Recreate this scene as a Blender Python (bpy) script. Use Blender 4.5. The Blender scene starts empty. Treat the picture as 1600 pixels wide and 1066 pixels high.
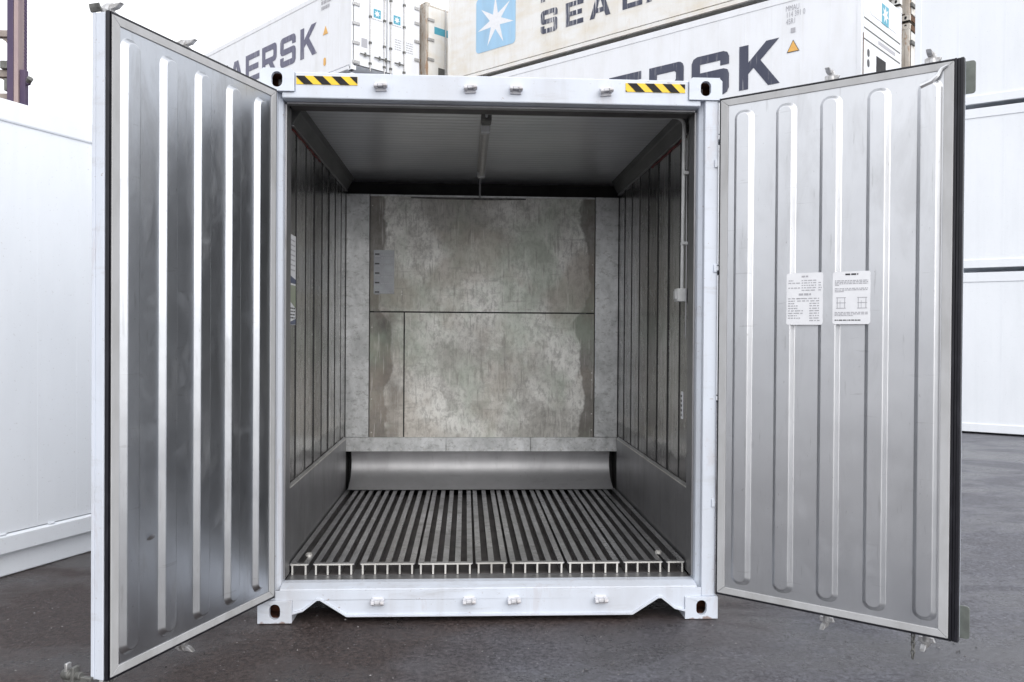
import bpy, bmesh, random
from math import sin, cos, pi, radians, atan2, sqrt
from mathutils import Vector, Matrix
from mathutils.geometry import tessellate_polygon

random.seed(7)
SC = bpy.context.scene
COL = SC.collection

# ------------------------------------------------------------------ camera
cd = bpy.data.cameras.new("camera"); cam = bpy.data.objects.new("camera", cd); COL.objects.link(cam)
YAW, PIT, ROL = 0.0541, -0.0085, 0.0067
cd.sensor_width = 36; cd.lens = 1332.5 * 36 / 1600; cd.clip_start = .05; cd.clip_end = 3000
_f = Vector((sin(YAW)*cos(PIT), cos(YAW)*cos(PIT), sin(PIT)))
_r0 = Vector((cos(YAW), -sin(YAW), 0)); _u0 = _r0.cross(_f)
_r = cos(ROL)*_r0 + sin(ROL)*_u0; _u = -sin(ROL)*_r0 + cos(ROL)*_u0
cam.matrix_world = Matrix(((_r.x, _u.x, -_f.x, -.1414), (_r.y, _u.y, -_f.y, -4.5007), (_r.z, _u.z, -_f.z, 1.5226), (0, 0, 0, 1)))
SC.camera = cam

# ------------------------------------------------------------------ sky, sun, exposure (overcast)
SUN_EL, SUN_AZ = radians(34), radians(163)          # azimuth clockwise from +Y
w = bpy.data.worlds.new("World"); SC.world = w; w.use_nodes = True
nt = w.node_tree; nt.nodes.clear()
out = nt.nodes.new('ShaderNodeOutputWorld'); bg = nt.nodes.new('ShaderNodeBackground')
sky = nt.nodes.new('ShaderNodeTexSky'); sky.sky_type = 'NISHITA'; sky.sun_disc = False
sky.sun_elevation = SUN_EL; sky.sun_rotation = SUN_AZ; sky.dust_density = 4; sky.air_density = 1.0
hs = nt.nodes.new('ShaderNodeHueSaturation'); hs.inputs['Saturation'].default_value = .25
tc = nt.nodes.new('ShaderNodeTexCoord'); ns = nt.nodes.new('ShaderNodeTexNoise'); ns.inputs['Scale'].default_value = 1.6; ns.inputs['Detail'].default_value = 5
cr = nt.nodes.new('ShaderNodeValToRGB'); cr.color_ramp.elements[0].color = (9.6, 9.8, 10.3, 1); cr.color_ramp.elements[1].color = (13.0, 13.1, 13.4, 1)
cr.color_ramp.elements[0].position = .35; cr.color_ramp.elements[1].position = .65
mx = nt.nodes.new('ShaderNodeMix'); mx.data_type = 'RGBA'; mx.inputs['Factor'].default_value = .8
nt.links.new(tc.outputs['Generated'], ns.inputs['Vector']); nt.links.new(ns.outputs['Fac'], cr.inputs['Fac'])
nt.links.new(sky.outputs[0], hs.inputs['Color']); nt.links.new(hs.outputs[0], mx.inputs['A']); nt.links.new(cr.outputs[0], mx.inputs['B'])
nt.links.new(mx.outputs['Result'], bg.inputs['Color']); bg.inputs['Strength'].default_value = .1
nt.links.new(bg.outputs[0], out.inputs[0])
sd = bpy.data.lights.new("sun", 'SUN'); sun = bpy.data.objects.new("sun", sd); COL.objects.link(sun)
sd.energy = .9; sd.angle = radians(65); sd.color = (1, .97, .93)
_to = Vector((sin(SUN_AZ)*cos(SUN_EL), cos(SUN_AZ)*cos(SUN_EL), sin(SUN_EL)))
sun.rotation_euler = _to.to_track_quat('Z', 'Y').to_euler()
SC.view_settings.view_transform = 'Standard'; SC.view_settings.look = 'None'
SC.view_settings.exposure = 0.64; SC.view_settings.gamma = 1; SC.view_settings.use_curve_mapping = False
SC.render.engine = 'CYCLES'; SC.cycles.max_bounces = 10; SC.cycles.diffuse_bounces = 6; SC.cycles.glossy_bounces = 6

# ------------------------------------------------------------------ helpers
class G:
    """node graph helper for one material"""
    def __init__(s, name):
        s.m = bpy.data.materials.new(name); s.m.use_nodes = True; s.t = s.m.node_tree
        s.b = s.t.nodes['Principled BSDF']; s._tc = None
    def n(s, k): return s.t.nodes.new(k)
    def l(s, a, b): s.t.links.new(a, b)
    def co(s, scale=(1, 1, 1), off=(0, 0, 0)):
        if not s._tc: s._tc = s.n('ShaderNodeTexCoord')
        mp = s.n('ShaderNodeMapping'); s.l(s._tc.outputs['Object'], mp.inputs[0])
        mp.inputs['Scale'].default_value = scale; mp.inputs['Location'].default_value = off
        return mp.outputs[0]
    def noise(s, scale, stretch=(1, 1, 1), detail=6, rough=.6, dist=0, off=(0, 0, 0)):
        x = s.n('ShaderNodeTexNoise'); s.l(s.co(stretch, off), x.inputs['Vector'])
        x.inputs['Scale'].default_value = scale; x.inputs['Detail'].default_value = detail
        x.inputs['Roughness'].default_value = rough; x.inputs['Distortion'].default_value = dist
        return x.outputs['Fac']
    def rng(s, v, a, b, c=0, d=1):
        x = s.n('ShaderNodeMapRange'); s.l(v, x.inputs['Value'])
        for i, q in zip((1, 2, 3, 4), (a, b, c, d)): x.inputs[i].default_value = q
        return x.outputs[0]
    def math(s, op, a, b=0.0, clamp=False):
        x = s.n('ShaderNodeMath'); x.operation = op; x.use_clamp = clamp
        for i, q in enumerate((a, b)):
            if isinstance(q, (int, float)): x.inputs[i].default_value = q
            else: s.l(q, x.inputs[i])
        return x.outputs[0]
    def mix(s, f, a, b):
        x = s.n('ShaderNodeMix'); x.data_type = 'RGBA'
        for k, q in (('Factor', f), ('A', a), ('B', b)):
            i = x.inputs[k] if k == 'Factor' else [p for p in x.inputs if p.name == k and p.type == 'RGBA'][0]
            if isinstance(q, (int, float)): i.default_value = q
            elif isinstance(q, tuple): i.default_value = (*q, 1)
            else: s.l(q, i)
        return [o for o in x.outputs if o.type == 'RGBA'][0]
    def xyz(s):
        if not s._tc: s._tc = s.n('ShaderNodeTexCoord')
        x = s.n('ShaderNodeSeparateXYZ'); s.l(s._tc.outputs['Object'], x.inputs[0]); return x.outputs
    def bump(s, v, strength, dist=.01, prev=None):
        x = s.n('ShaderNodeBump'); s.l(v, x.inputs['Height']); x.inputs['Strength'].default_value = strength
        x.inputs['Distance'].default_value = dist
        if prev is not None: s.l(prev, x.inputs['Normal'])
        return x.outputs[0]
    def done(s, col=None, rough=None, metal=None, normal=None, spec=None):
        for k, q in (('Base Color', col), ('Roughness', rough), ('Metallic', metal), ('Normal', normal), ('Specular IOR Level', spec)):
            if q is None: continue
            if isinstance(q, (int, float)): s.b.inputs[k].default_value = q
            elif isinstance(q, tuple): s.b.inputs[k].default_value = (*q, 1)
            else: s.l(q, s.b.inputs[k])
        return s.m

def simple(name, c1, c2, scale=8, stretch=(1, 1, 1), rough=.5, rough2=None, metal=0, bump=0, bscale=60, bdist=.003, lo=.35, hi=.65):
    g = G(name); f = g.rng(g.noise(scale, stretch), lo, hi)
    r = rough if rough2 is None else g.rng(g.noise(scale*1.7, stretch, off=(3, 1, 2)), .3, .7, rough, rough2)
    nrm = g.bump(g.noise(bscale, stretch), bump, bdist) if bump else None
    return g.done(g.mix(f, c1, c2), r, metal, nrm)

def white_paint(name, base, dirt, amount, rust=0.0, rough=.42, rustcol=(.30, .15, .06), yellow=0.0, low=False):
    g = G(name)
    f = g.math('MULTIPLY', g.rng(g.noise(2.2, (1, 1, .35)), .42, .75), amount)
    c = g.mix(f, base, dirt)
    st = g.math('MULTIPLY', g.rng(g.noise(9, (1, 1, .06), 5), .55, .8), amount*.8)   # vertical rain streaks
    c = g.mix(st, c, dirt)
    sc = g.math('MULTIPLY', g.rng(g.noise(60, (1, 1, 1), 3), .66, .72), amount*.6)   # scuffs
    c = g.mix(sc, c, (.35, .34, .33))
    if yellow:
        yf = g.math('MULTIPLY', g.rng(g.noise(1.3, (1, 1, 2.5), off=(4, 2, 1)), .45, .75), yellow)
        c = g.mix(yf, c, (.62, .50, .30))
    if rust:
        a = g.rng(g.noise(7, (1, 1, .3), 9, .7, .4), .60-.14*rust, .66-.1*rust)
        c = g.mix(g.math('MULTIPLY', a, min(1, rust*1.2)), c, rustcol)
    if low:                                              # rust creeping up from the lowest edges, chipped scrapes
        X, Y, Z = g.xyz(); e = g.math('SUBTRACT', Z, g.rng(g.noise(16, detail=6), .45, .75, -.006, .018))
        c = g.mix(g.math('MULTIPLY', g.rng(e, .0, .006, 1, 0), .75), c, (.20, .10, .06))
        ch = g.math('MULTIPLY', g.rng(g.noise(24, (.5, 1, 1.4), 7, .75, .3, (3, 3, 8)), .655, .675), .8); c = g.mix(ch, c, (.27, .20, .16))
        sm = g.math('MULTIPLY', g.rng(g.noise(5, (.4, 1, 3), 8, .7, .4, (8, 1, 3)), .56, .72), .45); c = g.mix(sm, c, (.40, .40, .41))
    n = g.bump(g.noise(1.6), .10, .03); n = g.bump(g.noise(160), .04, .001, n)
    return g.done(c, g.rng(g.noise(5), .3, .7, rough-.07, rough+.12), 0, n)

M = {}
M['white'] = white_paint('white_paint', (.80, .82, .86), (.64, .64, .63), .40, 0)
M['frame'] = white_paint('frame_paint', (.61, .655, .735), (.44, .44, .455), .6, .10, low=True)
M['keeper'] = white_paint('keeper_paint', (.68, .69, .74), (.42, .41, .41), .8, .18)
M['clean'] = white_paint('clean_white_paint', (.77, .80, .84), (.67, .70, .74), .5, 0, .36)
M['aged'] = white_paint('aged_white_paint', (.80, .80, .79), (.66, .62, .54), .55, .10, .5, (.42, .25, .12), .35)
M['rusty'] = white_paint('rusty_paint', (.58, .55, .50), (.30, .24, .19), .9, .60, .7)
M['rust'] = simple('rust', (.16, .075, .035), (.06, .032, .02), 14, rough=.85, bump=.4)
M['cavity'] = simple('rusty_casting_inside', (.14, .045, .02), (.03, .014, .01), 25, rough=.85)

def steel(name, c1, c2, rlo, rhi, dirt=.0, wav=.10, metal=1.0, grain=(1, 1, 14)):
    g = G(name)
    c = g.mix(g.rng(g.noise(3.5, (1, 1, .5)), .35, .7), c1, c2)
    sp = g.rng(g.noise(70, (1, 1, .35), 4), .68, .74)
    c = g.mix(g.math('MULTIPLY', sp, .35), c, (.16, .15, .15))
    r = g.rng(g.noise(4, (1, 1, .6), 7, .65), .3, .7, rlo, rhi)
    r = g.math('ADD', r, g.rng(g.noise(260, grain, 2), .3, .7, -.03, .03))
    m_ = metal
    if dirt:
        d = g.math('MULTIPLY', g.rng(g.noise(6, (1, 1, .25), 9, .7, .6, (2, 5, 1)), .52, .68), dirt)
        c = g.mix(d, c, (.13, .12, .11)); r = g.math('ADD', r, g.math('MULTIPLY', d, .25))
        m_ = g.math('SUBTRACT', metal, g.math('MULTIPLY', d, .5))
    sm = g.rng(g.noise(7, (1, 1, 1), 7, .7, .8, (11, 3, 5)), .54, .66); r = g.math('ADD', r, g.math('MULTIPLY', sm, .06))
    sk = g.rng(g.noise(42, (1, 1, .09), 4, .6, 0, (2, 8, 3)), .64, .69); c = g.mix(g.math('MULTIPLY', sk, .22), c, (.22, .22, .22))
    sk = g.rng(g.noise(34, (.10, .10, 1), 4, .6, 0, (5, 8, 9)), .66, .70); c = g.mix(g.math('MULTIPLY', sk, .22), c, (.24, .24, .24))
    n = g.bump(g.noise(2.3, detail=2), wav, .03); n = g.bump(g.noise(9, (1, 1, .6), 3, off=(3, 3, 1)), wav*.35, .012, n); n = g.bump(g.noise(330, grain, 2), .05, .0008, n)
    return g.done(c, r, m_, n)
M['steel_right'] = steel('stainless_sheet', (.65, .66, .68), (.59, .60, .62), .33, .39, .12, .10)
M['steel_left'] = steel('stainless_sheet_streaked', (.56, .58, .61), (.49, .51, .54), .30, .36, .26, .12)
M['steel'] = M['steel_right']
M['alu'] = steel('aluminium_floor', (.54, .54, .555), (.32, .32, .33), .24, .38, .5, .05, .85, (1, 9, 1))
M['alu_edge'] = steel('aluminium_cut_end', (.72, .71, .68), (.50, .49, .46), .45, .6, .25, .05, .7)
M['kick'] = steel('aluminium_kick_plate', (.36, .36, .375), (.27, .27, .28), .34, .50, .35, .06, .85)
M['deflector'] = steel('deflector_sheet', (.44, .44, .45), (.37, .37, .38), .46, .54, .15, .04, .75, (14, 1, 1))

# galvanised bulkhead with stains of their own shape
g = G('galvanised_panel'); X, Y, Z = g.xyz()
a = g.rng(g.math('ADD', g.math('MULTIPLY', g.noise(1.7, (1, 1, .8), 4, .5, .3, (3, 0, 8)), .72), g.math('MULTIPLY', g.noise(6, (1, 1, .8), 10, .74, .3), .28)), .42, .57)
c = g.mix(a, (.52, .51, .475), (.93, .93, .89))
b = g.rng(g.noise(26, (1, 1, .6), 9, .8), .47, .60); c = g.mix(g.math('MULTIPLY', b, .52), c, (.24, .23, .22))
bb = g.rng(g.noise(4.2, (1, 1, 1.3), 7, .7, .8, (9, 2, 6)), .54, .64); c = g.mix(g.math('MULTIPLY', bb, .4), c, (.25, .24, .22))
dn = g.rng(g.noise(1.5, (.2, 1, 1), 5, .55, 0, (0, 0, 1.3)), .3, .7, -.10, .10)
ax = g.math('ABSOLUTE', g.math('ADD', X, -.01)); e = g.math('ADD', ax, dn)
low = g.rng(Z, 1.62, 1.72, .03, -.05); e = g.math('ADD', e, low)
k = g.rng(e, .795, .812); c = g.mix(g.math('MULTIPLY', k, .78), c, (.13, .115, .10))
hl = g.rng(g.math('ABSOLUTE', g.math('ADD', g.math('ADD', X, g.math('MULTIPLY', dn, 1.5)), .80)), .02, .10, 1, 0)
hl = g.math('MULTIPLY', hl, g.rng(Z, 1.66, 1.70, 1, 0)); c = g.mix(g.math('MULTIPLY', hl, .55), c, (.10, .095, .09))
gr = g.rng(g.noise(1.9, (1, 1, .7), off=(7, 3, 2)), .48, .62); c = g.mix(g.math('MULTIPLY', gr, .50), c, (.42, .50, .40))
br = g.rng(g.noise(1.6, off=(1, 3, 9)), .50, .62); c = g.mix(g.math('MULTIPLY', br, .42), c, (.44, .375, .31))
scr = g.rng(g.noise(46, (1, 1, .07), 4, off=(1, 9, 4)), .58, .66); c = g.mix(g.math('MULTIPLY', scr, .40), c, (.80, .79, .75))
sc2 = g.rng(g.noise(46, (1, 1, .10), 4, off=(6, 2, 4)), .58, .66); c = g.mix(g.math('MULTIPLY', sc2, .45), c, (.24, .225, .20))
sc3 = g.rng(g.noise(30, (.12, 1, 1), 4, off=(6, 8, 4)), .62, .70); c = g.mix(g.math('MULTIPLY', sc3, .35), c, (.30, .29, .27))
n = g.bump(g.noise(3, detail=3), .12, .02); n = g.bump(b, .08, .001, n)
M['galv'] = g.done(c, g.rng(a, 0, 1, .62, .46), .1, n)
g = G('galvanised_strip')
a = g.rng(g.noise(6, (1, 1, .7), 10, .72, .3), .38, .62); c = g.mix(a, (.40, .41, .412), (.62, .632, .638))
b = g.rng(g.noise(20, (1, 1, 1.6), 9, .8, off=(5, 1, 1)), .52, .62); c = g.mix(g.math('MULTIPLY', b, .55), c, (.18, .18, .17))
M['strip'] = g.done(c, .42, .5, g.bump(b, .1, .001))

# wall lining: dirty stainless planks; dark stained band with ragged upper edge above the kick plate
g = G('wall_lining_sheet'); X, Y, Z = g.xyz()
vc = g.n('ShaderNodeMath'); vc.operation = 'FLOOR'; g.l(g.math('DIVIDE', g.math('ADD', Y, .10), .3), vc.inputs[0])
wn = g.n('ShaderNodeTexWhiteNoise'); wn.noise_dimensions = '1D'; g.l(vc.outputs[0], wn.inputs['W'])
c = g.mix(wn.outputs['Value'], (.16, .16, .162), (.52, .52, .525))
b = g.rng(g.noise(8, (1, 1, .45), 10, .74, .5), .36, .68); c = g.mix(g.math('MULTIPLY', b, .65), c, (.46, .46, .45))
b2 = g.rng(g.noise(20, (1, 1, .4), 9, .8), .53, .62); c = g.mix(g.math('MULTIPLY', b2, .7), c, (.09, .085, .08))
rg = g.math('ADD', Z, g.rng(g.noise(3.2, (.1, 1, 1.0), 9, .72), .3, .7, -.05, .05))
c = g.mix(g.math('MULTIPLY', g.rng(rg, .875, .905, 1, 0), .5), c, (.50, .48, .44))
c = g.mix(g.math('MULTIPLY', g.rng(rg, .79, .81, 1, 0), .85), c, (.085, .08, .076))
vs = g.rng(g.noise(13, (1, 1, .05), 6, .75, .2, (3, 1, 7)), .52, .66); c = g.mix(g.math('MULTIPLY', vs, .75), c, (.07, .066, .062))
vs2 = g.rng(g.noise(17, (1, 1, .06), 6, .75, .2, (8, 4, 7)), .56, .66); c = g.mix(g.math('MULTIPLY', vs2, .6), c, (.62, .61, .59))
M['lining'] = g.done(c, g.rng(b, 0, 1, .17, .33), .82, g.bump(g.noise(3, (1, 1, .4), 3), .12, .02))
g = G('ceiling_sheet'); X, Y, Z = g.xyz()
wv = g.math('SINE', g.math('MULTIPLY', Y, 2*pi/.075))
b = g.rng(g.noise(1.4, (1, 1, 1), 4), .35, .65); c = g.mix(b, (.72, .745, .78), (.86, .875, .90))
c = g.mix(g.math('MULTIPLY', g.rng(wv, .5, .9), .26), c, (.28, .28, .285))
M['ceil'] = g.done(c, .30, .6, g.bump(wv, .35, .003))
M['cornice'] = simple('cornice_aluminium', (.20, .205, .205), (.14, .142, .142), 5, (1, .3, 1), .5, .62, .6)
M['liner'] = simple('header_liner', (.07, .065, .065), (.12, .11, .11), 6, rough=.6, metal=.3)
M['dark'] = simple('dark_void', (.02, .02, .022), (.035, .035, .035), 6, rough=.8)
M['trim'] = simple('door_frame_strip', (.47, .475, .485), (.38, .38, .38), 9, (1, 1, .4), .45, .6, bump=.05, lo=.4, hi=.75)
g = G('rubber_gasket'); M['rubber'] = g.done(g.mix(g.rng(g.noise(22, (1, 1, .3)), .5, .75), (.010, .010, .014), (.030, .030, .038)), .38, 0, g.bump(g.noise(60, (1, 1, .2)), .15, .002), .35)
M['zinc'] = simple('zinc_hardware', (.60, .60, .61), (.38, .37, .36), 40, rough=.45, metal=.7)
M['grime'] = simple('grimy_steel', (.20, .20, .19), (.10, .10, .095), 30, rough=.6, metal=.5)
M['plate'] = simple('olive_steel_plate', (.20, .22, .20), (.14, .15, .14), 22, rough=.5, metal=.3)
M['yellow'] = simple('yellow_tape', (.85, .58, .012), (.76, .50, .015), 20, rough=.4)
M['black'] = simple('black_tape', (.014, .013, .015), (.022, .021, .023), 20, rough=.6); M['black'].node_tree.nodes['Principled BSDF'].inputs['Specular IOR Level'].default_value = .2
M['label'] = simple('label_white', (.82, .83, .86), (.76, .77, .80), 12, rough=.4)
M['labelgrey'] = simple('label_grey', (.36, .38, .40), (.29, .30, .32), 12, rough=.45, metal=.4)
M['print'] = simple('label_print', (.36, .36, .39), (.46, .46, .49), 300, rough=.5)
M['ink'] = simple('label_ink', (.03, .03, .035), (.06, .06, .065), 50, rough=.5)
M['green'] = simple('label_green', (.26, .30, .22), (.32, .35, .27), 20, rough=.45)
M['blue'] = simple('label_navy', (.08, .10, .18), (.10, .12, .18), 20, rough=.45)
M['red'] = simple('red_sealant', (.22, .03, .025), (.10, .02, .02), 14, rough=.6)
M['plastic'] = simple('switch_plastic', (.62, .63, .63), (.52, .53, .53), 20, rough=.4)
M['tube'] = simple('lamp_cover', (.60, .59, .56), (.50, .49, .46), 20, rough=.3)
M['letter'] = None
def letter_mat(name, c, wear):
    g = G(name)
    f = g.math('MULTIPLY', g.rng(g.noise(18, (1, 1, .04), 5, .7), .62-.1*wear, .66-.06*wear), wear)
    c2 = g.mix(f, c, (.72, .72, .73)); v = g.rng(g.noise(2, (1, 1, .2)), .35, .7); 
    return g.done(g.mix(g.math('MULTIPLY', v, .25), c2, (.16, .17, .21)), .5)
M['letter'] = letter_mat('dark_lettering', (.040, .046, .082), .35)
M['letter_worn'] = letter_mat('worn_lettering', (.036, .042, .076), 1.0)
M['letter_pale'] = letter_mat('faded_lettering', (.095, .095, .165), .5)
M['lightblue'] = letter_mat('light_blue_paint', (.36, .60, .82), .15)
M['cyan'] = simple('cyan_sticker', (.06, .33, .45), (.09, .38, .50), 20, rough=.45)
M['orange'] = simple('orange_sticker', (.80, .45, .10), (.72, .40, .12), 12, rough=.5)
M['violet'] = simple('mast_purple_paint', (.045, .03, .085), (.08, .05, .10), 3, (1, 1, .5), .55, bump=.05)
M['mastface'] = simple('mast_pale_face', (.30, .22, .25), (.42, .33, .30), 3, (1, 1, .3), .6)  # paler colour for one face of the mast post
M['bracket'] = simple('mast_bracket_paint', (.36, .31, .28), (.24, .20, .18), 5, rough=.6)

def asphalt():
    g = G('wet_asphalt'); X, Y, Z = g.xyz()
    big = g.noise(.42, detail=4, rough=.55)
    # damp brown left side; on the right, sky sheen put into a paler colour
    side = g.math('ADD', g.math('MULTIPLY', X, .16), g.math('MULTIPLY', g.math('ADD', big, -.5), 1.6))
    sky_sheen = g.rng(side, .02, .30)
    fine = g.rng(g.noise(40, detail=8, rough=.9), .41, .60)
    c = g.mix(fine, (.011, .0075, .007), (.120, .092, .086))
    c2 = g.mix(fine, (.040, .041, .050), (.225, .228, .262))
    c = g.mix(sky_sheen, c, c2)
    md = g.rng(g.noise(3.5, detail=8, rough=.7, off=(4, 4, 0)), .35, .7); c = g.mix(g.math('MULTIPLY', md, .4), c, (.05, .042, .042))
    vo = g.n('ShaderNodeTexVoronoi'); g.l(g.co(), vo.inputs['Vector']); vo.inputs['Scale'].default_value = 40
    sp = g.rng(vo.outputs['Distance'], .10, .25, 1, 0)
    pick = g.n('ShaderNodeSeparateColor'); g.l(vo.outputs['Color'], pick.inputs[0])
    sp1 = g.math('MULTIPLY', sp, g.rng(pick.outputs[0], .84, .90)); c = g.mix(g.math('MULTIPLY', sp1, g.rng(sky_sheen, 0, 1, .45, .85)), c, (.34, .33, .34))
    sp2 = g.math('MULTIPLY', sp, g.rng(pick.outputs[1], .86, .88)); c = g.mix(sp2, c, (.012, .011, .011))
    pud = g.noise(.75, (1, 1.6, 1), 6, .62, .4, (2, 7, 0))
    damp = g.rng(pud, .50, .60); c = g.mix(g.math('MULTIPLY', damp, .45), c, (.028, .025, .026))
    r = g.math('ADD', g.rng(pud, .46, .62, .48, .17), g.rng(fine, 0, 1, -.04, .06))
    n = g.bump(g.noise(5, detail=3), .12, .03); n = g.bump(g.noise(40, detail=7, rough=.85), .9, .012, n)
    return g.done(c, r, 0, n, g.rng(pud, .46, .62, .26, .75))
M['asphalt'] = asphalt()

M['grit_light'] = simple('pale_grit', (.34, .33, .33), (.24, .23, .23), 30, rough=.7)
M['grit_mid'] = simple('grey_grit', (.15, .145, .145), (.10, .095, .095), 30, rough=.7)
M['grit_dark'] = simple('dark_grit', (.02, .018, .018), (.035, .03, .03), 30, rough=.5)

class MB:
    def __init__(s, f=None): s.v = []; s.f = []; s.mi = []; s.mats = []; s.T = f; s.sm = []
    def mat(s, m):
        if m not in s.mats: s.mats.append(m)
        return s.mats.index(m)
    def add(s, vs, fs, m, smooth=False):
        o = len(s.v); s.v += [s.T(*p) if s.T else tuple(p) for p in vs]; k = s.mat(m)
        for f in fs: s.f.append([i+o for i in f]); s.mi.append(k); s.sm.append(smooth)
    def box(s, x0, x1, y0, y1, z0, z1, m):
        s.add([(x, y, z) for z in (z0, z1) for y in (y0, y1) for x in (x0, x1)],
              [(0, 2, 3, 1), (4, 5, 7, 6), (0, 1, 5, 4), (2, 6, 7, 3), (0, 4, 6, 2), (1, 3, 7, 5)], m)
    def quad(s, pts, m): s.add(pts, [tuple(range(len(pts)))], m)
    def prism(s, poly, a0, a1, m, axis='y', holes=()):
        """poly: 2-D outline; extruded along axis (y: poly is x,z / x: poly is y,z / z: poly is x,y)"""
        def P(p, a): return {'y': (p[0], a, p[1]), 'x': (a, p[0], p[1]), 'z': (p[0], p[1], a)}[axis]
        loops = [list(poly)] + [list(h) for h in holes]; flat = [p for L in loops for p in L]; N = len(flat)
        tri = tessellate_polygon([[Vector((p[0], p[1], 0)) for p in L] for L in loops])
        vs = [P(p, a0) for p in flat] + [P(p, a1) for p in flat]
        fs = [tuple(t) for t in tri] + [tuple(i+N for i in reversed(t)) for t in tri]; o = 0
        for L in loops:
            n = len(L)
            for i in range(n): fs.append((o+i, o+(i+1) % n, o+(i+1) % n+N, o+i+N))
            o += n
        s.add(vs, fs, m)
    def flat(s, poly, a, m, holes=(), T=None):
        loops = [list(poly)] + [list(h) for h in holes]; flat = [p for L in loops for p in L]
        tri = tessellate_polygon([[Vector((p[0], p[1], 0)) for p in L] for L in loops])
        s.add([(T(p, a) if T else (p[0], a, p[1])) for p in flat], [tuple(t) for t in tri], m)
    def tube(s, path, r, m, seg=10, cap=True):
        path = [Vector(p) for p in path]; vs = []; fs = []
        for i, p in enumerate(path):
            d = (path[min(i+1, len(path)-1)] - path[max(i-1, 0)]).normalized()
            a = d.cross(Vector((0, 0, 1)) if abs(d.z) < .9 else Vector((1, 0, 0))).normalized(); b = d.cross(a)
            rr = r[i] if isinstance(r, (list, tuple)) else r
            vs += [tuple(p + rr*(a*cos(2*pi*k/seg) + b*sin(2*pi*k/seg))) for k in range(seg)]
        for i in range(len(path)-1):
            for k in range(seg): fs.append((i*seg+k, i*seg+(k+1) % seg, (i+1)*seg+(k+1) % seg, (i+1)*seg+k))
        if cap: fs += [tuple(range(seg))[::-1], tuple((len(path)-1)*seg+k for k in range(seg))]
        s.add(vs, fs, m, True)
    def loops(s, rings, m, smooth=True, cap=True):
        n = len(rings[0]); vs = [p for R in rings for p in R]; fs = []
        for i in range(len(rings)-1):
            for k in range(n): fs.append((i*n+k, i*n+(k+1) % n, (i+1)*n+(k+1) % n, (i+1)*n+k))
        if cap: fs.append(tuple((len(rings)-1)*n+k for k in range(n)))
        s.add(vs, fs, m, smooth)
    def build(s, name, parent=None, bevel=0, recalc=True, sharp=35):
        me = bpy.data.meshes.new(name); me.from_pydata(s.v, [], s.f)
        for m in s.mats: me.materials.append(m)
        me.polygons.foreach_set('material_index', s.mi); me.polygons.foreach_set('use_smooth', [bool(x) for x in s.sm]); me.update()
        if recalc:
            bm = bmesh.new(); bm.from_mesh(me); bmesh.ops.recalc_face_normals(bm, faces=bm.faces); bm.to_mesh(me); bm.free()
        if any(s.sm):
            me.set_sharp_from_angle(angle=radians(sharp))
        o = bpy.data.objects.new(name, me); COL.objects.link(o)
        if parent: o.parent = parent
        if bevel:
            b = o.modifiers.new('bevel', 'BEVEL'); b.width = bevel; b.segments = 2; b.limit_method = 'ANGLE'; b.angle_limit = radians(40); b.harden_normals = False
        return o

def tag(o, label=None, cat=None, group=None, kind=None):
    for k, v in (('label', label), ('category', cat), ('group', group), ('kind', kind)):
        if v: o[k] = v
    return o
def empty(name, loc=(0, 0, 0), rz=0, label=None, cat=None, group=None):
    o = bpy.data.objects.new(name, None); COL.objects.link(o); o.location = loc; o.rotation_euler = (0, 0, rz)
    return tag(o, label, cat, group)
def copy_part(o, parent, loc):
    c = o.copy(); COL.objects.link(c); c.parent = parent; c.location = loc; return c

def rrect(x0, x1, z0, z1, r, n=4):
    out = []
    for cx, cz, a in ((x1-r, z1-r, 0), (x0+r, z1-r, 90), (x0+r, z0+r, 180), (x1-r, z0+r, 270)):
        for i in range(n+1):
            t = radians(a + 90*i/n); out.append((cx + r*cos(t), cz + r*sin(t)))
    return out
def oval(cx, cz, w_, h_, n=8): return rrect(cx-w_/2, cx+w_/2, cz-h_/2, cz+h_/2, w_/2*.999, n)

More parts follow.
